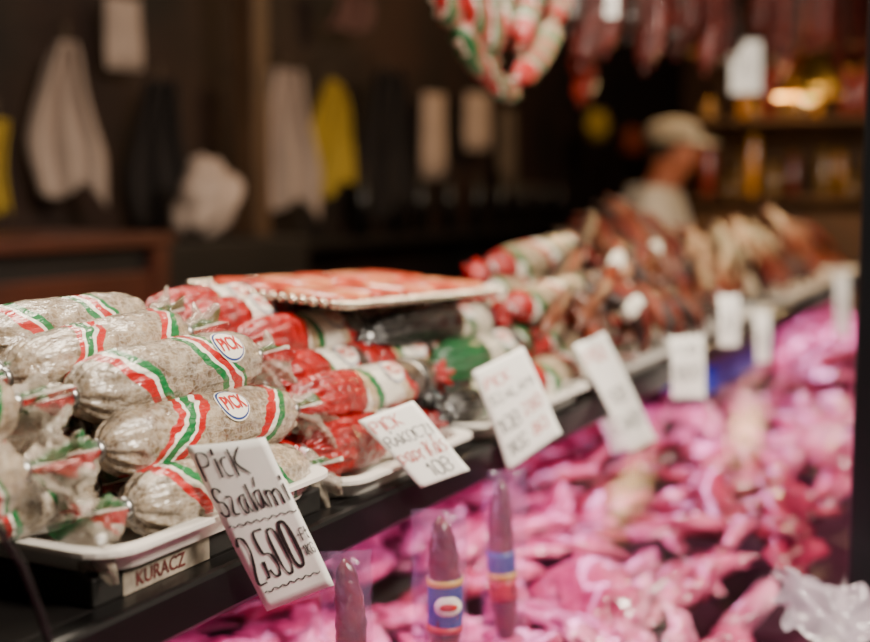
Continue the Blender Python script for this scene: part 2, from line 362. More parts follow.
for y,z,x0,x1 in ((.568,1.296,.665,.775),(.618,1.293,.6,.79),(.668,1.293,.59,.78),(.715,1.293,.6,.78),(.594,1.335,.63,.79),(.642,1.335,.60,.785),(.69,1.335,.6,.78),(.664,1.372,.62,.80)):
    salami('grey salami buried inside the pile on the nearest tray',(x0,y,z),(x1,y,z),.024,'grey',group=GP+', buried',text=False)
# red-ended pile
RP='red-foil salamis on the second tray'
def Rr(px0,py0,px1,py1,y,label,caps=('redfoil','redfoil'),style='cream',r=.0228,**k):
    kw=dict(caps=caps,tails=(caps[0],caps[1] or 'redfoil'),t0=2.3,tx=.02,tl=.026,ts=.75); kw.update(k)
    return salami(label,aty(px0,py0,y),aty(px1,py1,y),r,style,group=RP if caps[0]=='redfoil' else None,**kw)
Rr(293,408,428,375,.56,'red-foil salami with dark right end, directly above the slanted second tag',caps=('redfoil','blackfoil'),tails=('redfoil','redfoil'),capf=.34)
Rr(302,453,420,424,.545,'red-foil salami at the bottom, half covered by the slanted second tag',capf=.5)
Rr(262,386,372,362,.602,'red-foil salami squeezed in the middle of the second pile',capf=.4)
Rr(240,346,366,325,.64,'cream-bodied red-foil salami lying highest at the front of the second pile',caps=('redfoil','blackfoil'),capf=.34)
Rr(150,319,272,302,.70,'all-red foil salami farthest back in the second pile, left of the silver tray',capf=.4)
Rr(184,329,284,314,.675,'red foil salami just in front of the farthest-back one',capf=.45)
Rr(345,375,438,352,.62,'red-foil salami whose end shows right of the second pile')
for y,z in ((.592,1.280),(.637,1.280),(.682,1.280),(.727,1.280),(.655,1.318),(.700,1.318),(.715,1.345)):
    salami('red-foil salami buried inside the second pile',(.86,y,z),(1.03,y,z),.0218,'cream',group=RP+', buried',caps=('redfoil','redfoil'),tails=('redfoil','redfoil'),text=False,tl=.026,ts=.75)
# green and black
Rr(368,338,508,313,.62,'black-foil salami with green and white right half under the silver tray',caps=('blackfoil',None),style='greenbody',tails=('blackfoil','greenfoil'),capf=.5)
Rr(434,368,526,342,.585,'green-foil salami in the middle of the green and black pile',caps=('greenfoil','greenfoil'),style='greenbody',tails=('greenfoil','greenfoil'),capf=.36,r=.0245)
Rr(446,411,512,392,.54,'small black and grey salami low at the front of the third tray',caps=('blackfoil','blackfoil'),style='greenbody',tails=('blackfoil','blackfoil'),r=.019,capf=.3)
Rr(385,354,450,342,.66,'black-foil salami in the shadow behind the green one',caps=('blackfoil','blackfoil'),style='greenbody',tails=('blackfoil','blackfoil'),capf=.5)
for y,z,m in ((.585,1.278,'blackfoil'),(.63,1.278,'greenfoil'),(.675,1.278,'blackfoil'),(.72,1.278,'blackfoil'),(.64,1.316,'blackfoil'),(.70,1.316,'blackfoil'),(.70,1.352,'blackfoil')):
    salami('foil-capped salami buried in the green and black pile',(1.13,y,z),(1.35,y,z),.0215,'greenbody',group='buried green and black salamis',caps=(m,m),tails=(m,m),text=False,tl=.026,ts=.75)
# pale pile
PP='pale striped salamis on the fourth tray'
def Pl(px0,py0,px1,py1,y,label,r=.027,**k):
    return salami(label,aty(px0,py0,y),aty(px1,py1,y),r,'pale',group=PP,tails=('redfoil','tail'),text=False,caps=('redfoil',None),capf=.09,tl=.05,ts=1.1,**k)
Pl(492,269,584,248,.67,'pale striped salami on top of the fourth pile with a red twisted end',r=.029)
Pl(510,310,596,287,.60,'pale striped salami second from top of the fourth pile')
Pl(526,348,614,321,.575,'pale striped salami third from top of the fourth pile')
Pl(522,384,608,358,.555,'pale striped salami lowest at the front of the fourth pile, behind a tag')
Pl(598,306,645,290,.62,'short pale salami with red end at mid height beside the dark sausages',r=.024)
Pl(607,340,655,324,.59,'short pale salami with red end low beside the dark sausages',r=.024)
Pl(590,275,632,262,.66,'pale salami with red end high beside the dark sausages',r=.024)
for y,z in ((.61,1.274),(.665,1.274),(.72,1.274),(.64,1.32),(.695,1.32),(.67,1.362)):
    salami('pale salami buried inside the fourth pile',(1.46,y,z),(1.72,y,z),.026,'pale',group=PP+', buried',text=False,tails=('redfoil','tail'))
# ---------------------------------------------------------------- silver tray with sliced meat
F_=Vector((.952,.575,1.389)); R_=Vector((1.375,.60,1.372)); L_=Vector((.964,.755,1.403))
xd=(R_-F_); lx=xd.length; xd.normalize(); yd=L_-F_; yd-=xd*yd.dot(xd); ly=yd.length; yd.normalize(); zd=xd.cross(yd)
RM=Matrix((xd,yd,zd)).transposed(); cen=F_+xd*lx/2+yd*ly/2
st=thing('serving_tray','silver serving tray with beaded rim lying across the tops of the salami piles','tray',cen,None,RM)
dish(lx,ly,.005,.012,.008).build('plate','silver',st,False)
mb=MB(); q=rrect(lx-.002,ly-.002,.012,3)
pts=[]
for i in range(len(q)):
    a=Vector(q[i]);b=Vector(q[(i+1)%len(q)]); n=max(1,int((b-a).length/.0105))
    for k in range(n): pts.append(a.lerp(b,k/n))
for p in pts: mb.ball((p.x,p.y,.0045),.0044,8)
mb.build('beaded_rim',mat('pale_bead','#d4c8b4',.2,.1,metal=.85),st)
sx_=(lx-.03)/5; sy_=(ly-.02)/2
for i in range(5):
    for j in range(2):
        x=(i-2)*sx_+rnd(-.004,.004); y=(j-.5)*sy_+rnd(-.003,.003)
        mb=MB(); q=rrect(sx_*.92,sy_*.92,.018,4); n=len(q)
        vs=[];fs=[]
        for s_,z in ((1,0),(1.0,.005),(.93,.009),(.6,.0098)): vs+=[(a*s_,b*s_,z+.002*noise.noise(Vector((a*60+i,b*60+j,z)))) for a,b in q]
        for w in range(3):
            for k in range(n): a=w*n+k;b=w*n+(k+1)%n; fs.append((a,b,b+n,a+n))
        fs.append(tuple(reversed(range(n)))); fs.append(tuple(range(3*n,4*n)))
        o=mb.add(vs,fs).build('sliced_meat_pack','slice' if (i+j)%2 else 'slice2')
        o.matrix_world=Matrix.Translation(cen+xd*x+yd*y+zd*.0025)@(RM@Matrix.Rotation(rnd(-.12,.12),3,'Z')).to_4x4()
        tag(o,('reddish' if (i+j)%2 else 'pale orange')+' flat portion of sliced meat on the silver serving tray','sliced meat','%s sliced meat portions'%('reddish' if (i+j)%2 else 'pale orange'))
# ---------------------------------------------------------------- handwritten tags
GL={'P':'00 06 36 45 44 33 03','i':'20 24;25 26','c':'34 14 03 01 10 30','k':'00 06;36 03 40','S':'45 36 16 05 04 13 33 42 41 30 10 01','z':'04 34 00 30','a':'34 14 03 01 10 20 33;34 31 40','á':'34 14 03 01 10 20 33;34 31 40;25 37','l':'16 11 20','m':'00 04;03 14 23 20;23 34 43 40','2':'05 16 36 45 44 00 40','5':'46 06 03 33 42 41 30 10 01','0':'16 05 01 10 30 41 45 36 16','-':'13 33','F':'00 06 46;03 33','t':'16 11 20 30;04 34','/':'00 46','1':'04 26 20','K':'00 06;46 03 40','G':'45 36 16 05 01 10 30 42 23',',':'32 20 10','I':'20 26','C':'45 36 16 05 01 10 30 41','R':'00 06 36 45 44 33 03;23 40','A':'00 26 40;12 32','Á':'00 26 40;12 32;27 38','Z':'06 46 00 40','O':'16 05 01 10 30 41 45 36 16','B':'00 06 36 45 44 33 03;33 42 41 30 00','8':'23 05 16 36 45 23 02 01 10 30 41 42 23','3':'06 46 23 33 42 41 30 10 01','E':'46 06 00 40;03 33','L':'06 00 40','D':'00 06 26 44 42 20 00','H':'00 06;40 46;03 43','N':'00 06 40 46','T':'06 46;26 20','M':'00 06 23 46 40','4':'30 36 02 42','9':'44 24 05 16 36 45 40','7':'06 46 10','p':'04 00;03 14 34 42 31 11 02','r':'00 04;02 14 34','s':'34 14 03 22 31 20 00','~':'03 14 23 32 43',' ':''}
def chaikin(p):
    if len(p)<3: return p
    for _ in range(2):
        q=[p[0]]
        for a,b in zip(p,p[1:]): q+=[a.lerp(b,.22),a.lerp(b,.78)]
        q.append(p[-1]); p=q
    return p
WT={',':.45,'i':.45,'I':.45,'l':.45,'1':.6,'-':.7,'c':.75,'t':.7,'m':1.6,'r':.8}
def price_tag(label,tl,tr,br,bl,lines,curl=.006,group=None):
    tl,tr,br,bl=map(Vector,(tl,tr,br,bl)); c=(tl+tr)/2
    W=((tr-tl).length+(br-bl).length)/2; H=((bl-tl).length+(br-tr).length)/2
    n=(tr-tl).cross(bl-tl).normalized()
    if n.dot(CAM-c)<0: n=-n
    e=thing('price_tag',label,'price tag',c,group)
    def Sf(u,v,k=0): return tl.lerp(tr,u).lerp(bl.lerp(br,u),v)+n*(k+curl*math.sin(v*PI)+curl*.6*math.sin(u*3+v*2)+curl*1.5*max(0,v-.7)**2*8*u)-c
    NU,NV=10,18; mb=MB()
    mb.add([Sf(i/NU,j/NV) for j in range(NV+1) for i in range(NU+1)],[(j*(NU+1)+i,j*(NU+1)+i+1,(j+1)*(NU+1)+i+1,(j+1)*(NU+1)+i) for j in range(NV) for i in range(NU)])
    o=mb.build('card','card',e); sm=o.modifiers.new('s','SOLIDIFY'); sm.thickness=.0002; sm.offset=0
    by={}
    for tx,u0,v0,u1,v1,wd,m in lines:
        mbk=by.setdefault(m,MB()); wts=[WT.get(q,1) for q in tx]; tot=sum(wts); acc=0; ch=(v1-v0)*H
        for i,chr_ in enumerate(tx):
            cw=(u1-u0)*W*wts[i]/tot; x0=u0*W+(u1-u0)*W*acc/tot; acc+=wts[i]; jy=rnd(-.05,.05)*ch
            for pl in GL.get(chr_,'').split(';'):
                if not pl: continue
                pts=[Vector((x0+(int(q[0])+rnd(-.11,.11))/4*cw*(.74 if chr_!='~' else 1.0),v1*H+jy-(int(q[1])+rnd(-.11,.11))/6*ch)) for q in pl.split()]
                pts=chaikin(pts); K=len(pts); vs=[];fs=[]; w0=rnd(.75,1.2)
                for q in range(K):
                    d=(pts[min(q+1,K-1)]-pts[max(q-1,0)]); d=d.normalized() if d.length else Vector((1,0)); pr=Vector((-d.y,d.x))*wd/2*(w0+.25*math.sin(q*.7+i))
                    ext=d*(wd*.3) if q==K-1 else (-d*(wd*.3) if q==0 else Vector((0,0)))
                    for sgn in (1,-1): p=pts[q]+ext+pr*sgn; vs.append(Sf(p.x/W,p.y/H,.0006))
                for q in range(K-1): fs.append((2*q,2*q+1,2*q+3,2*q+2))
                mbk.add(vs,fs)
    for m,mbk in by.items():
        o=mbk.build('handwriting',m,e,False)
        o['label']='red marker handwriting' if m=='rink' else 'black marker handwriting'
    return e
price_tag('nearest white price tag handwritten Pick Szalámi 2,500 in front of grey salamis',atd(186,446,.79),atd(265,437,.795),atd(334,584,.845),atd(267,610,.84),
 [('PicK',.05,.035,.68,.19,.0014,'ink'),('Szalámi',.05,.24,1.0,.40,.0013,'ink'),('~~~~~~~~',.06,.44,.97,.49,.0009,'ink'),('2,500',.05,.52,.82,.82,.0020,'ink'),('-Ft',.83,.58,1.0,.66,.0009,'ink'),('1KG',.84,.69,.99,.76,.0008,'ink'),('~~~~~~~',.1,.86,.9,.91,.0009,'ink')],curl=.003)
price_tag('slanted white price tag with red and black writing in front of red-foil salamis',atd(358,421,1.03),atd(413,401,1.05),atd(469,470,1.06),atd(420,488,1.04),
 [('PICK',.08,.07,.62,.22,.0011,'rink'),('RÁKOCZI',.08,.29,.96,.43,.0009,'ink'),('paprikás',.06,.48,1.0,.68,.0010,'rink'),('10B',.38,.73,.84,.92,.0014,'ink')],curl=.003)
price_tag('large upright white price tag in front of green and black salamis',atd(472,372,1.23),atd(523,347,1.25),atd(561,433,1.25),atd(507,471,1.23),
 [('PICK',.12,.12,.6,.23,.0012,'rink'),('SZALÁMI',.1,.29,.94,.39,.0011,'ink'),('10B',.1,.52,.5,.67,.0017,'ink'),('280',.55,.50,.94,.63,.0015,'rink'),('1KG',.12,.76,.5,.9,.0016,'ink'),('80',.6,.74,.9,.86,.0014,'rink')],curl=.004)
price_tag('long leaning white price tag in front of pale striped salamis',atd(573,346,1.50),atd(604,332,1.52),atd(656,440,1.52),atd(628,453,1.50),
 [('PICK',.12,.08,.8,.2,.0014,'rink'),('10B',.2,.46,.8,.58,.0016,'ink'),('3400',.1,.7,.94,.83,.0015,'ink')],curl=.004)
price_tag('white card half hidden behind the long leaning tag',atd(588,400,1.56),atd(625,386,1.58),atd(645,440,1.58),atd(612,455,1.56),[('300',.2,.4,.8,.7,.0015,'ink')],curl=.002)
price_tag('squarish upright white price tag in front of the dark sausage heap',atd(669,338,1.80),atd(703,336,1.82),atd(705,398,1.82),atd(671,399,1.80),
 [('10B',.15,.12,.85,.28,.0018,'ink'),('1800',.1,.45,.94,.7,.0020,'ink')],curl=.003)
price_tag('narrow white price tag overlapping the blue tray, right of the squarish one',atd(718,296,2.03),atd(739,295,2.05),atd(738,346,2.05),atd(718,347,2.03),[('80',.2,.4,.8,.7,.0018,'ink')],curl=.003)
price_tag('narrow white price tag hanging over the blue tray, second from last',atd(753,312,2.27),atd(770,312,2.29),atd(769,362,2.29),atd(755,363,2.27),[('90',.2,.4,.8,.7,.0018,'ink')],curl=.003)
price_tag('farthest narrow white price tag near the black post',atd(834,275,3.1),atd(849,275,3.12),atd(848,337,3.12),atd(835,337,3.1),[('70',.2,.4,.8,.6,.0018,'ink')],curl=.003)
# ---------------------------------------------------------------- sausages
def sausage(name,label,pts,r,m,group=None,band=False,string=None,knot=True,cat='sausage',crinkle=.06):
    pts=[Vector(p) for p in pts]; c=sum(pts,Vector())/len(pts); sd=Vector((rnd(0,50),rnd(0,50),rnd(0,50)))
    e=thing(name,label,cat,c,group)
    a,b,d=pts[0],pts[len(pts)//2],pts[-1]; path=[];rad=[]
    N=22; ctrl=b*2-(a+d)/2
    for i in range(N+1):
        t=i/N; p=a*(1-t)**2+ctrl*2*t*(1-t)+d*t*t; path.append(p-c); rad.append(max(r*.22,r*(1-abs(2*t-1)**7)**.5*(1+.06*math.sin(i*1.7+c.x*40))))
    fn=lambda i,a: 1+crinkle*2*noise.noise(sd+Vector((i*.45,math.cos(a)*2,math.sin(a)*2)))
    MB().tube(path,rad,18,0,fn).build('body',m,e)
    if knot:
        for q,w in ((path[0],path[0]-path[1]),(path[-1],path[-1]-path[-2])):
            w=w.normalized(); MB().tube([q-w*.004,q+w*.004,q+w*.014],[r*.3,r*.2,r*.42],8).build('tied_end',m,e)
    if band:
        k0,k1=9,13; MB().tube(path[k0:k1+1],[x*1.15 for x in rad[k0:k1+1]],16).build('paper_band','pwhite',e)
    if string is not None: MB().tube([path[0],Vector(string)-c],.0015,6).build('string','cord',e)
    return e
def heaptop(px):
    if px<615: return 230-(px-560)*.55
    return 200+(px-615)*.5
for i in range(80):
    lvl=i%5; px=560+124*((i*0.618)%1.0)
    top=heaptop(px)+lvl*19+rnd(-2,8)
    dirn=1 if rnd(0,1)<.85 else -.6
    p0=aty(px+rnd(-6,6),top,.73-.04*lvl); p1=aty(px+rnd(24,52)*dirn,top+rnd(40,64),.63-.03*lvl)
    p0.z=max(p0.z,1.285); p1.z=max(p1.z,1.272)
    mid=(p0+p1)/2+Vector((0,-.010,.012))
    bd=i in (6,12,23,37,44,49,63)
    if bd: p0.y-=.012; mid.y-=.02; p1.y-=.012
    m=('dsaus','bsaus','osaus','dsaus','bsaus','rsaus')[(i*7+lvl)%6]
    sausage('smoked_sausage','dark smoked sausage with a white paper band in the jumbled heap' if bd else 'dark smoked sausage in the jumbled heap beside the pale salamis',[p0,mid,p1],rnd(.0095,.0125),m,'banded dark sausages' if bd else 'dark sausages in the heap',band=bd)
for i in range(60):
    lvl=i%4; px=690+122*((i*.618)%1.0); top=212+abs(px-770)*.22+lvl*14+rnd(-3,8)
    fan=(px-735)/60
    p0=aty(px,top,.72-.04*lvl); p1=aty(px+12+16*fan+rnd(-5,5),top+rnd(28,44),.63-.03*lvl)
    p0.z=max(p0.z,1.285); p1.z=max(p1.z,1.275)
    sausage('paprika_sausage','red-brown sausage in the farthest heap on the shelf',[p0,(p0+p1)/2+Vector((0,-.006,.008)),p1],rnd(.0105,.0135),('osaus','rsaus','bsaus','osaus','dsaus')[i%5],'red-brown sausages in the farthest heap')
# hanging rail and hung goods
rail=thing('hanging_rail','steel rail above the counter that the hung sausages dangle from','rail',(2.6,.75,2.3))
MB().tube([(-1.8,0,0),(3.2,0,0)],.012).build('bar','black',rail)
for x in (-1.6,1.0,3.0): MB().tube([(x,0,0),(x,0,.6)],.008).build('hanger','black',rail)
for (a,b,c_,off,r) in (((446,-45),(442,-10),(456,26),0,.019),((458,26),(470,54),(490,78),-.02,.019),((560,-45),(564,-10),(550,24),0,.019),((550,24),(538,56),(514,80),-.02,.019),((478,-50),(474,-12),(484,34),.04,.02),((500,-45),(496,-10),(502,48),.07,.02),((490,72),(500,86),(514,92),.01,.017),((528,-50),(536,-10),(524,42),.04,.02),((512,-45),(514,-6),(514,30),.10,.02)):
    o_=Vector((off,off*.6,0)); p=[aty(*q,.75)+o_ for q in (a,b,c_)]
    sausage('hanging_salami','thin salami striped red, white and green hanging in the bunch at top centre',p,r,'net','striped hanging salamis',string=(p[0].x,.75,2.3) if a[1]<-10 else None,cat='salami',crinkle=.12)
hs=[(570+i*10.6,28+((i*37)%44)) for i in range(16)]+[(762+i*8.8,32+((i*29)%48)) for i in range(12)]
for i,(px,b) in enumerate(hs):
    m=('dsaus','hsaus','hsaus','rsaus','hsaus')[i%5]; yy=.75 if px<750 else .72
    p0=aty(px,b-80,yy); p1=aty(px+rnd(-8,10),b,yy)
    sausage('hanging_sausage','dark red-brown sausage hanging from the rail '+('left' if px<750 else 'right')+' of the dangling white tag',[p0,(p0+p1)/2+Vector((.015,0,0)),p1],.021 if px<750 else .026,m,'hanging sausages '+('left' if px<750 else 'right')+' of the tag',string=(p0.x,.75,2.3))
sausage('hanging_pepper_string','orange-red string of dried peppers hanging below the dark sausages',[aty(578,58,.95),aty(585,75,.95),aty(582,100,.95)],.026,mat('dried_pepper','#8c2410',.35,.3,40,.8,60),string=(aty(578,58,.95).x,.75,2.3),cat='peppers',crinkle=.2)
def hung_tag(label,a,txt):
    tg=price_tag(label,*a,txt,curl=.002); bpy.context.view_layer.update(); p=tg.matrix_world.translation
    MB().tube([(0,0,0),(0,.75-p.y,2.3-p.z)],.0012,6).build('string','cord',tg)
hung_tag('white tag dangling among the hung sausages at top right',(atd(730,41,3.33),atd(761,41,3.33),atd(761,93,3.33),atd(730,94,3.33)),[('80',.3,.4,.7,.6,.002,'ink')])
hung_tag('small pale tag hanging above the striped hung salamis',(atd(597,-8,2.2),atd(618,-8,2.2),atd(618,18,2.2),atd(597,18,2.2)),[('8',.3,.3,.7,.7,.002,'ink')])
# ---------------------------------------------------------------- meat in the case
def lump(seed,dims,nz=.35,drum=False,hf=.12,bend=0):
    mb=MB(); n=20; vs=[];fs=[]; sd=Vector((seed*7.3,seed*3.1,seed*1.7))
    for i in range(1,n):
        t=PI*i/n
        for k in range(n):
            a=2*PI*k/n; ct=math.cos(t); st_=math.sin(t)**.7; d=Vector((ct,st_*math.cos(a),st_*math.sin(a)))
            s=1+nz*noise.noise(sd+d*1.4)+hf*noise.noise(sd+d*4)-hf*1.2*abs(noise.noise(sd*2+d*2.6))
            w=1.0 if not drum else (.35+.75*(.5-.5*math.tanh((d.x-.1)*2.2)))
            x=d.x*dims[0]*s
            vs.append(Vector((x,d.y*dims[1]*s*w+bend*x*x/dims[0],d.z*dims[2]*s*w-.15*abs(bend)*x*x/dims[0])))
    for i in range(n-2):
        for k in range(n): a=i*n+k;b=i*n+(k+1)%n; fs.append((a,b,b+n,a+n))
    fs.append(tuple(reversed(range(n)))); fs.append(tuple(range((n-2)*n,(n-1)*n)))
    return mb.add(vs,fs)
KINDS=[('meat_strip','long pink raw pork strip heaped in the lit glass case','meat0',(.066,.021,.012),.45,False,.3),
 ('poultry_cut','pale raw poultry cut heaped in the lit glass case','meat1',(.056,.028,.015),.45,True,.1),
 ('meat_strip','long pink raw pork strip heaped in the lit glass case','meat0',(.074,.017,.011),.4,False,-.35),
 ('poultry_strip','pale pink raw poultry strip heaped in the lit glass case','meat1',(.062,.024,.012),.45,False,.25),
 ('beef_strip','deep red raw beef strip heaped in the lit glass case','meat2',(.06,.025,.013),.45,False,-.2),
 ('pork_chunk','pink raw pork chunk heaped in the lit glass case','meat0',(.05,.032,.017),.5,False,.2)]
protos=[lump(i+1,k[3],k[4],k[5],.22,k[6]).build(k[0],k[2]) for i,k in enumerate(KINDS)]
used=set()
def place_meat(ki,loc,rot,s):
    k=KINDS[ki]
    if ki in used: o=protos[ki].copy(); COL.objects.link(o)
    else: o=protos[ki]; used.add(ki)
    o.location=loc; o.rotation_euler=rot; o.scale=(s,s,s); tag(o,k[1],'meat',k[1].split(' heaped')[0]+'s in the case')
def bed(x,y): return .985+.055*(y-.2)/.7+.045*noise.noise(Vector((x*4,y*5,2)))+.03*max(0,min(1,(x-1.2)/.8))
cnt=0
X=.42
while X<4.35:
    dx=.074 if X<2.3 else .105; dy=.058 if X<2.3 else .078; s=1 if X<2.3 else 1.25
    y=.29
    while y<.88:
        x_=X+rnd(-.03,.03); y_=y+rnd(-.025,.025); reg=noise.noise(Vector((x_*1.5,y_*2,9)))
        ki=random.choice((0,2,5,2,3,4) if reg<.1 else (1,3,5,3,0,1)) if reg>-.2 else random.choice((4,4,0,2))
        yaw=-.2+rnd(-.8,.8)+(1.1 if reg>.15 else 0)
        if y<.36: yaw*=.4
        place_meat(ki,(x_,y_,bed(x_,y_)+rnd(0,.03)),(rnd(-.7,.7),rnd(-.35,.35),yaw),s*rnd(.75,1.3)); cnt+=1
        y+=dy
    X+=dx
print('meat',cnt)
bt=dish(.62,.24,.08,.03,.012).build('meat_tray','blue'); bt.location=(2.55,.66,1.115); 
for p in bt.data.polygons: p.use_smooth=False
tag(bt,'dark blue plastic tray under the shelf edge behind the narrow tags','tray')
def packet(label,px,top,bot,y,wpx,m,style):
    p0=aty(px,top,y); p1=aty(px-2,bot,y); D=(p0-CAM).dot(FW); w=wpx/FP*D; h=(p0-p1).length; sd=Vector((px*.1,3,7))
    e=thing('sausage_packet',label,'packet',(p0.x,y,p0.z-h),None,Matrix.Rotation(-.95,3,'Z'))
    mb=MB(); NX,NZ=10,24
    for sg in (-1,1):
        vs=[((i/NX-.5)*w*(1+.06*math.sin(j*1.1+sg)),sg*(.002+.019*math.sin(PI*i/NX)**.7*math.sin(PI*min(1,j/NZ*1.02))**.5 if 0<i<NX else 0)+.004*noise.noise(sd+Vector((i*.8,j*.6,sg))),j/NZ*h) for j in range(NZ+1) for i in range(NX+1)]
        mb.add(vs,[(j*(NX+1)+i,j*(NX+1)+i+1,(j+1)*(NX+1)+i+1,(j+1)*(NX+1)+i) for j in range(NZ) for i in range(NX)])
    mb.build('pouch','pouch',e)
    r=w*.29; pts=[];rd=[]
    for i in range(25): t=i/24; pts.append((.10*w*math.sin(t*3+px),0,h*(.02+.93*t))); rd.append(r*(1-abs(2*t-1)**3.2)**.5*(1-.18*t)+.0012)
    MB().tube(pts,rd,20,0,lambda i,a:1+.2*noise.noise(sd+Vector((i*.6,math.cos(a)*2.5,math.sin(a)*2.5)))).build('sausage',m,e)
    def band(t0,t1,k,mm,nm):
        i0=int(round((t0-.02)/.93*24)); i1=max(i0+1,int(round((t1-.02)/.93*24)))
        MB().tube([pts[i] for i in range(i0,i1+1)],[r*k]*(i1-i0+1),28).build(nm,mm,e)
    if style=='full':
        band(.30,.60,1.10,'pblue','label_band'); band(.57,.61,1.14,'pgold','label_stripe'); band(.30,.34,1.14,'pred','label_stripe')
        MB().ball((pts[11][0],-r*1.0,h*.455),r*.85,14,(1,.32,.8)).build('label_badge','pwhite',e)
        MB().ball((pts[11][0],-r*1.17,h*.455),r*.6,14,(1,.25,.5)).build('label_emblem','pred',e)
    elif style=='slim':
        band(.28,.42,1.08,'pred','label_band'); band(.42,.55,1.08,'pblue','label_band'); band(.40,.44,1.12,'pgold','label_stripe')
packet('clear packet with dark sausage and blue banded label hanging under the rail',440,508,680,.46,56,'packsaus','full')
packet('tall clear packet of red-brown sausage, right of the blue-labelled packet',505,470,650,.475,46,'packsaus','slim')
packet('plain purple-tinted packet half hidden just right of the 2,500 tag bottom',346,550,720,.455,52,'packsaus','plain')
d=ray(832,610); p=CAM+d*(-.43/d.z)
mb=MB(); Q=22; mb.add([((u/Q-.5)*.08*(1+.1*math.sin(v*.9)),(v/Q-.5)*.12*(1+.08*math.sin(u*.8)),.05*(abs(noise.noise(Vector((u*.10,v*.14,3))))-.15)) for v in range(Q+1) for u in range(Q+1)],[(v*(Q+1)+u,v*(Q+1)+u+1,(v+1)*(Q+1)+u+1,(v+1)*(Q+1)+u) for v in range(Q) for u in range(Q)])
o=mb.build('plastic_sheet',mat('whitish_film','#b8a8b6',.3,.08,30,.3,20,coat=.8,alpha=.7)); o.location=p; o.rotation_euler=(.3,-.5,.4)
tag(o,'crumpled whitish plastic sheet on the meat at the lower right corner','plastic sheet')
cb=MB().tube([aty(-25,505,.47),aty(0,530,.475),aty(22,565,.478),aty(40,612,.48),aty(54,660,.482),aty(60,720,.485)],.0022,8).build('cable','rubber')
tag(cb,'thin black cable dangling at the lower left corner','cable')
# ---------------------------------------------------------------- background
def cloth(label,px,top,bot,wpx,y,m,gather=.35,name='hanging_cloth'):
    p=aty(px,top,y); b=aty(px,bot,y); D=(p-CAM).dot(FW); w=wpx/FP*D*1.05; h=p.z-b.z; mb=MB(); NU,NV=24,20
    e=thing(name,label,'cloth',p,None,Matrix.Rotation(-.6,3,'Z'))
    vs=[]
    for j in range(NV+1):
        v=j/NV; ww=w*(gather+(1-gather)*min(1,v*1.5)**.7)*(1+.08*math.sin(v*7+px))
        for i in range(NU+1):
            u=i/NU-.5; vs.append((u*ww+.015*math.sin(v*4+px),.025*math.sin(u*17+px+v*2)*(1-.3*v)+.01*math.sin(v*5+u*6),-v*h-(.05*math.cos(u*5+px)+.04*math.sin(u*9+px))*h*v))
    mb.add(vs,[(j*(NU+1)+i,j*(NU+1)+i+1,(j+1)*(NU+1)+i+1,(j+1)*(NU+1)+i) for j in range(NV) for i in range(NU)])
    o=mb.build('fabric',m,e); sm=o.modifiers.new('s','SOLIDIFY'); sm.thickness=.003
    MB().tube([(0,.0,-.01),(0,-.0,.05),(0,.15,.06)],.004,6).build('hanging_loop','cord',e)
    return e
cloth('white towel hanging gathered on the dark wall at far left',66,42,196,68,2.45,'greycloth',.22)
cloth('pale grey apron hanging in the middle of the dark wall, left of the yellow cloth',286,70,210,70,2.42,'greycloth',.4)
cloth('yellow cloth hanging beside the pale grey apron',328,80,192,56,2.44,'yellowcloth',.15)
cloth('yellowish cloth at the extreme left edge of the wall',-4,120,215,22,2.45,'yellowcloth',.5)
cloth('faded pinkish cloth hanging high on the wall behind the post',352,-8,30,45,2.45,mat('pink_cotton','#6a4840',.85),.5)
cloth('dark brown apron hanging in the shadow left of the tall paper sheet',385,70,215,60,2.46,'darkcloth',.4)
cloth('dark brown apron hanging in the shadow right of the far left towel',160,80,230,60,2.46,'darkcloth',.4)
def sheet(label,px,py,wpx,hpx,y,m='whitecloth'):
    p=aty(px,py,y); D=(p-CAM).dot(FW); w=wpx/FP*D*1.25; h=hpx/FP*D; mb=MB()
    mb.add([((u/4-.5)*w,.006*math.sin(u+v),(v/4-.5)*h) for v in range(5) for u in range(5)],[(v*5+u,v*5+u+1,v*5+u+6,v*5+u+5) for v in range(4) for u in range(4)])
    o=mb.build('wall_notice',m); o.location=p; o.rotation_euler=(0,0,-.35); sm=o.modifiers.new('s','SOLIDIFY'); sm.thickness=.002
    tag(o,label,'paper sheet')
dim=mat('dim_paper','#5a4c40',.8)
sheet('pale paper sheet pinned high on the wall right of the far left towel',124,34,32,70,2.5,'greycloth')
sheet('tall pale paper sheet on the wall right of the yellow cloth',434,136,25,84,2.5,'greycloth')
sheet('pale squarish sheet on the wall, second right of the yellow cloth',478,122,28,56,2.5,'greycloth')
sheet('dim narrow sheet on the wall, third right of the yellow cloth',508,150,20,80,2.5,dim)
p=aty(252,150,2.3); tag(MB().box((p.x,2.3,1.45),(.085,.085,2.9)).build('support_post',mat('grey_brown_post','#4c3420',.6,.2,4),None,False,.006),'grey-brown wooden upright post left of the pale grey apron','post')
cab=thing('cabinet','reddish-brown wooden cabinet at the left behind the grey salamis','cabinet',(1.88,1.98,0))
MB().box((0,0,.69),(.56,.36,1.38)).build('body','darkwood',cab,False,.005)
MB().box((0,0,1.39),(.62,.42,.03)).build('top','wood',cab,False,.004)
MB().box((0,-.186,.72),(.5,.02,1.2)).build('door','wood',cab,False,.004)
for x in (-.27,.27): MB().box((x,-.19,.69),(.05,.03,1.38)).build('corner_post','wood',cab,False,.003)
cab2=thing('low_cabinet','dark low cabinet carrying the crumpled pale bag','cabinet',(2.75,2.2,0))
MB().box((0,0,.68),(.7,.4,1.36)).build('body','darkwood',cab2,False,.005)
MB().box((0,-.21,.7),(.62,.02,1.1)).build('door','darkwood',cab2,False,.004)
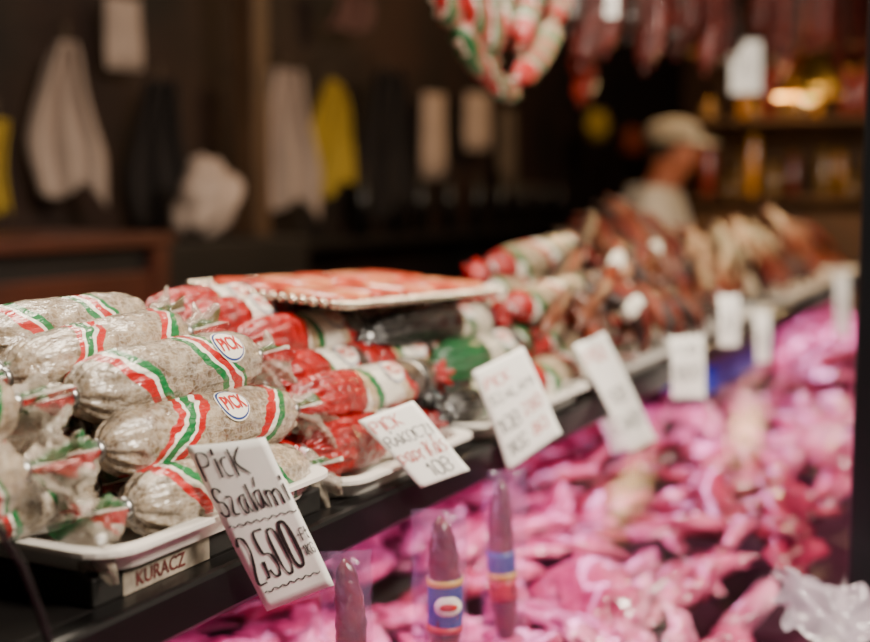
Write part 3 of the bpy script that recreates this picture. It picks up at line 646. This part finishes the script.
p=aty(206,200,2.15); mb=lump(5,(.075,.08,.12),.5); o=mb.build('paper_bag','greycloth'); o.location=(p.x,2.15,1.475); o.rotation_euler=(0,.45,0)
tag(o,'crumpled pale bag on the dark cabinet left of the post','bag')
ws=thing('wall_shelf','dark shelf along the back wall holding dark bottles','shelf',(5.3,2.47,1.3))
MB().box((0,0,0),(4.2,.24,.03)).build('board','darkwood',ws,False,.003)
for x in (-1.8,0,1.8): MB().box((x,.06,-.1),(.03,.1,.17)).build('bracket','darkwood',ws,False)
for i in range(9):
    x=4.2+i*.27+rnd(-.05,.05); e=thing('bottle','dark bottle standing on the shelf along the back wall','bottle',(x,2.45,1.316),'dark bottles on the wall shelf')
    MB().lathe([(.001,0),(.035,.002),(.036,.15),(.03,.18),(.013,.21),(.013,.26),(.001,.262)],16).build('body','bottle',e)
    MB().lathe([(.001,.262),(.0145,.262),(.0145,.278),(.001,.279)],12).build('cap','wood',e)
# right rear shelving with jars and lamp
sx,sy=5.6,.95
sh=thing('shelf_rack','olive-brown shelving at the far end of the counter holding jars','shelf',(sx,sy,0))
MB().box((.245,0,1.75),(.01,.98,.8)).build('back_board','olive',sh,False)
for z in (1.46,1.80,2.1): MB().box((0,0,z),(.5,1.0,.022)).build('board','olive',sh,False,.003)
for b in (-.47,.47): MB().box((.23,b,1.1),(.035,.035,2.2)).build('upright','olive',sh,False,.003)
MB().box((0,0,.7),(.48,.98,1.4)).build('base','olive',sh,False,.004)
for lv,z in ((0,1.472),(1,1.812)):
    for i in range(14):
        if (i*5+lv*3)%7==0: continue
        m=('glassjar','jar3','jar2','jar3')[(i*3+lv+i//4)%4]; nm={'glassjar':'amber','jar3':'pale','jar2':'red'}[m]
        e=thing('jar',nm+' filled jar on the '+('lower' if lv==0 else 'upper')+' board of the olive shelving','jar',(sx-.04+rnd(-.15,.15),sy-.43+i*.066,z),nm+' jars on the %s board'%('lower' if lv==0 else 'upper'))
        hh=rnd(.07,.26); w_=rnd(.6,.85); MB().lathe([(.001,0),(.036*w_,.002),(.038*w_,.02),(.038*w_,hh*.8),(.03*w_,hh*.9),(.03*w_,hh)],16).build('body',m,e)
        MB().lathe([(.001,hh),(.033*w_,hh),(.033*w_,hh+.018),(.001,hh+.019)],16).build('lid','brass',e)
lp=aty(810,92,.62)
lamp=thing('pendant_lamp','glowing brass pendant lamp above the far end of the counter','lamp',lp)
MB().lathe([(.03,.11),(.04,.1),(.09,.02),(.1,-.01),(.098,-.012),(.085,.02),(.03,.1)],24).build('lamp_shade','brass',lamp)
MB().ball((0,0,.0),.032,12).build('bulb','bulb',lamp)
MB().tube([(0,0,.1),(0,0,2.9-lp.z)],.004,8).build('flex','rubber',lamp)
for px,py,y,mm,lab in ((598,125,2.3,'yellowcloth','small yellow bag hanging in the gloom left of the person'),(634,143,2.1,mat('orange_bag','#7a3012',.6),'dull orange bag hanging just behind the person')):
    p=aty(px,py,y); o=lump(px,(.09,.06,.09),.3).build('hanging_bag',[mm]); o.location=p; tag(o,lab,'bag')
# ---------------------------------------------------------------- person
hp=aty(660,160,1.36)
per=thing('person','person in white cap and white shirt seen from the side behind the sausage heaps','person',(hp.x,1.36,0),None,Matrix.Rotation(math.radians(-72),3,'Z'))
per.scale=(1.04,1.04,1.04)
def skin(name,nodes,edges,m,roots,sub=2):
    me=bpy.data.meshes.new(name); me.from_pydata([n[0] for n in nodes],edges,[]); me.materials.append(MT[m])
    o=bpy.data.objects.new(name,me); COL.objects.link(o); o.parent=per
    o.modifiers.new('skin','SKIN').use_smooth_shade=True
    if not me.skin_vertices:
        bpy.context.view_layer.objects.active=o; bpy.ops.object.modifier_remove(modifier='skin'); bpy.ops.object.modifier_add(type='SKIN')
    for i,n in enumerate(nodes):
        d=me.skin_vertices[0].data[i]; rr=n[1] if isinstance(n[1],tuple) else (n[1],n[1]); d.radius=rr; d.use_root=i in roots
    s=o.modifiers.new('sub','SUBSURF'); s.levels=sub; s.render_levels=sub
    return o
N=[((0,0,.96),.135),((0,0,1.13),.13),((-.02,0,1.3),.145),((-.01,0,1.42),.085),((.03,0,1.495),.058),((.06,0,1.565),.084),((.05,0,1.64),.088),((.16,0,1.578),.013)]
E=[(0,1),(1,2),(2,3),(3,4),(4,5),(5,6),(5,7)]
for s in (-1,1):
    b=len(N); N+=[((-.02,s*.18,1.38),.066),((-.02,s*.235,1.11),.045),((.05,s*.24,.87),.032),((.06,s*.24,.81),.034),((.065,s*.24,.775),.03)]
    E+=[(2,b),(b,b+1),(b+1,b+2),(b+2,b+3),(b+3,b+4)]
    for q,(dx,ln) in enumerate(((.03,.075),(.01,.085),(-.011,.08),(-.03,.062))):
        c0=len(N); N+=[((.065+dx,s*.24,.765),.0095),((.067+dx*1.2,s*.24,.765-ln*.55),.009),((.067+dx*1.2,s*.225,.765-ln),.0075)]; E+=[(b+4,c0),(c0,c0+1),(c0+1,c0+2)]
    c0=len(N); N+=[((.095,s*.235,.80),.011),((.115,s*.23,.76),.009)]; E+=[(b+3,c0),(c0,c0+1)]
    b=len(N); N+=[((0,s*.095,.86),.1),((.02,s*.1,.5),.06),((0,s*.1,.1),.042),((.13,s*.11,.045),.036)]; E+=[(0,b),(b,b+1),(b+1,b+2),(b+2,b+3)]
skin('body',N,E,'skin',{0})
skin('shirt',[((0,0,.9),.155),((0,0,1.13),.155),((-.03,0,1.3),.17),((-.02,0,1.42),.12)]+[((-.03,s*.18,1.39),.09) for s in (-1,1)]+[((-.02,s*.235,1.12),.062) for s in (-1,1)],[(0,1),(1,2),(2,3),(2,4),(2,5),(4,6),(5,7)],'whitecloth',{0})
skin('trousers',[((0,0,.93),.15)]+[((0,s*.095,.84),.115) for s in (-1,1)]+[((.02,s*.1,.5),.08) for s in (-1,1)]+[((0,s*.1,.13),.065) for s in (-1,1)],[(0,1),(0,2),(1,3),(2,4),(3,5),(4,6)],'trouser',{0})
mb=MB().lathe([(.096,0),(.102,.03),(.096,.055),(.07,.075),(.03,.085),(.001,.087)],24,(.045,0,1.62))
mb.add([(.05+.095*math.cos(a)+k*.08*max(0,math.cos(a)),.095*math.sin(a),1.635-.025*k) for k in (0,1) for a in [(-1.2+2.4*i/12) for i in range(13)]],[(i,i+1,i+14,i+13) for i in range(12)])
mb.build('cap',mat('white_cap','#c9bca8',.8,.05),per)
MB().ball((.018,0,1.60),.084,14,(1,.98,.7)).build('hair','hair',per)
for s in (-1,1):
    MB().ball((.132,s*.035,1.592),.011,8).build('eye','eye',per)
    MB().ball((.045,s*.092,1.575),.028,8,(.6,.3,1)).build('ear','skin',per)
MB().ball((.136,0,1.528),.016,8,(.5,1.4,.35)).build('mouth',mat('lips','#8a4038',.5),per)
# ---------------------------------------------------------------- lights
def area(name,loc,target,sx,sy,P,col):
    l=bpy.data.lights.new(name,'AREA'); l.shape='RECTANGLE'; l.size=sx; l.size_y=sy; l.energy=P; l.color=col
    o=bpy.data.objects.new(name,l); COL.objects.link(o); o.location=loc
    o.rotation_euler=(Vector(target)-Vector(loc)).to_track_quat('-Z','Y').to_euler(); return o
def point(name,loc,P,col,r=.08):
    l=bpy.data.lights.new(name,'POINT'); l.energy=P; l.color=col; l.shadow_soft_size=r
    o=bpy.data.objects.new(name,l); COL.objects.link(o); o.location=loc
area('daylight_key',(.8,-1.2,2.8),(1.0,.6,1.3),.6,.5,128,(1,.89,.75))
area('daylight_far',(3.0,-1.3,2.7),(2.6,.6,1.3),1.8,1.0,19,(1,.82,.62))
area('stall_top_fill',(1.2,.95,2.5),(1.2,.65,1.2),1.0,.25,40,(1,.86,.68))  # added overhead fill for sheen on the salami tops, no fixture
area('case_light',(2.3,.56,ZS-.03),(2.3,.5,.9),4.0,.05,12,(1,.36,.78))
point('inner_light',(5.0,1.25,2.5),32,(1,.62,.28))
point('person_fill',(4.5,.9,2.7),6,(1,.82,.62))  # added fill to brighten the person, no lamp hangs there
point('wall_fill',(3.0,1.6,2.6),6,(1,.64,.38))  # added ambient fill for the back wall and cloths, not a wall lamp
point('lamp_glow',(lp.x+.15,lp.y+.05,lp.z-.05),12,(1,.66,.3),.05)
w=bpy.data.worlds.new('world'); sc.world=w; w.use_nodes=True
w.node_tree.nodes['Background'].inputs[0].default_value=(.7,.52,.42,1); w.node_tree.nodes['Background'].inputs[1].default_value=.010
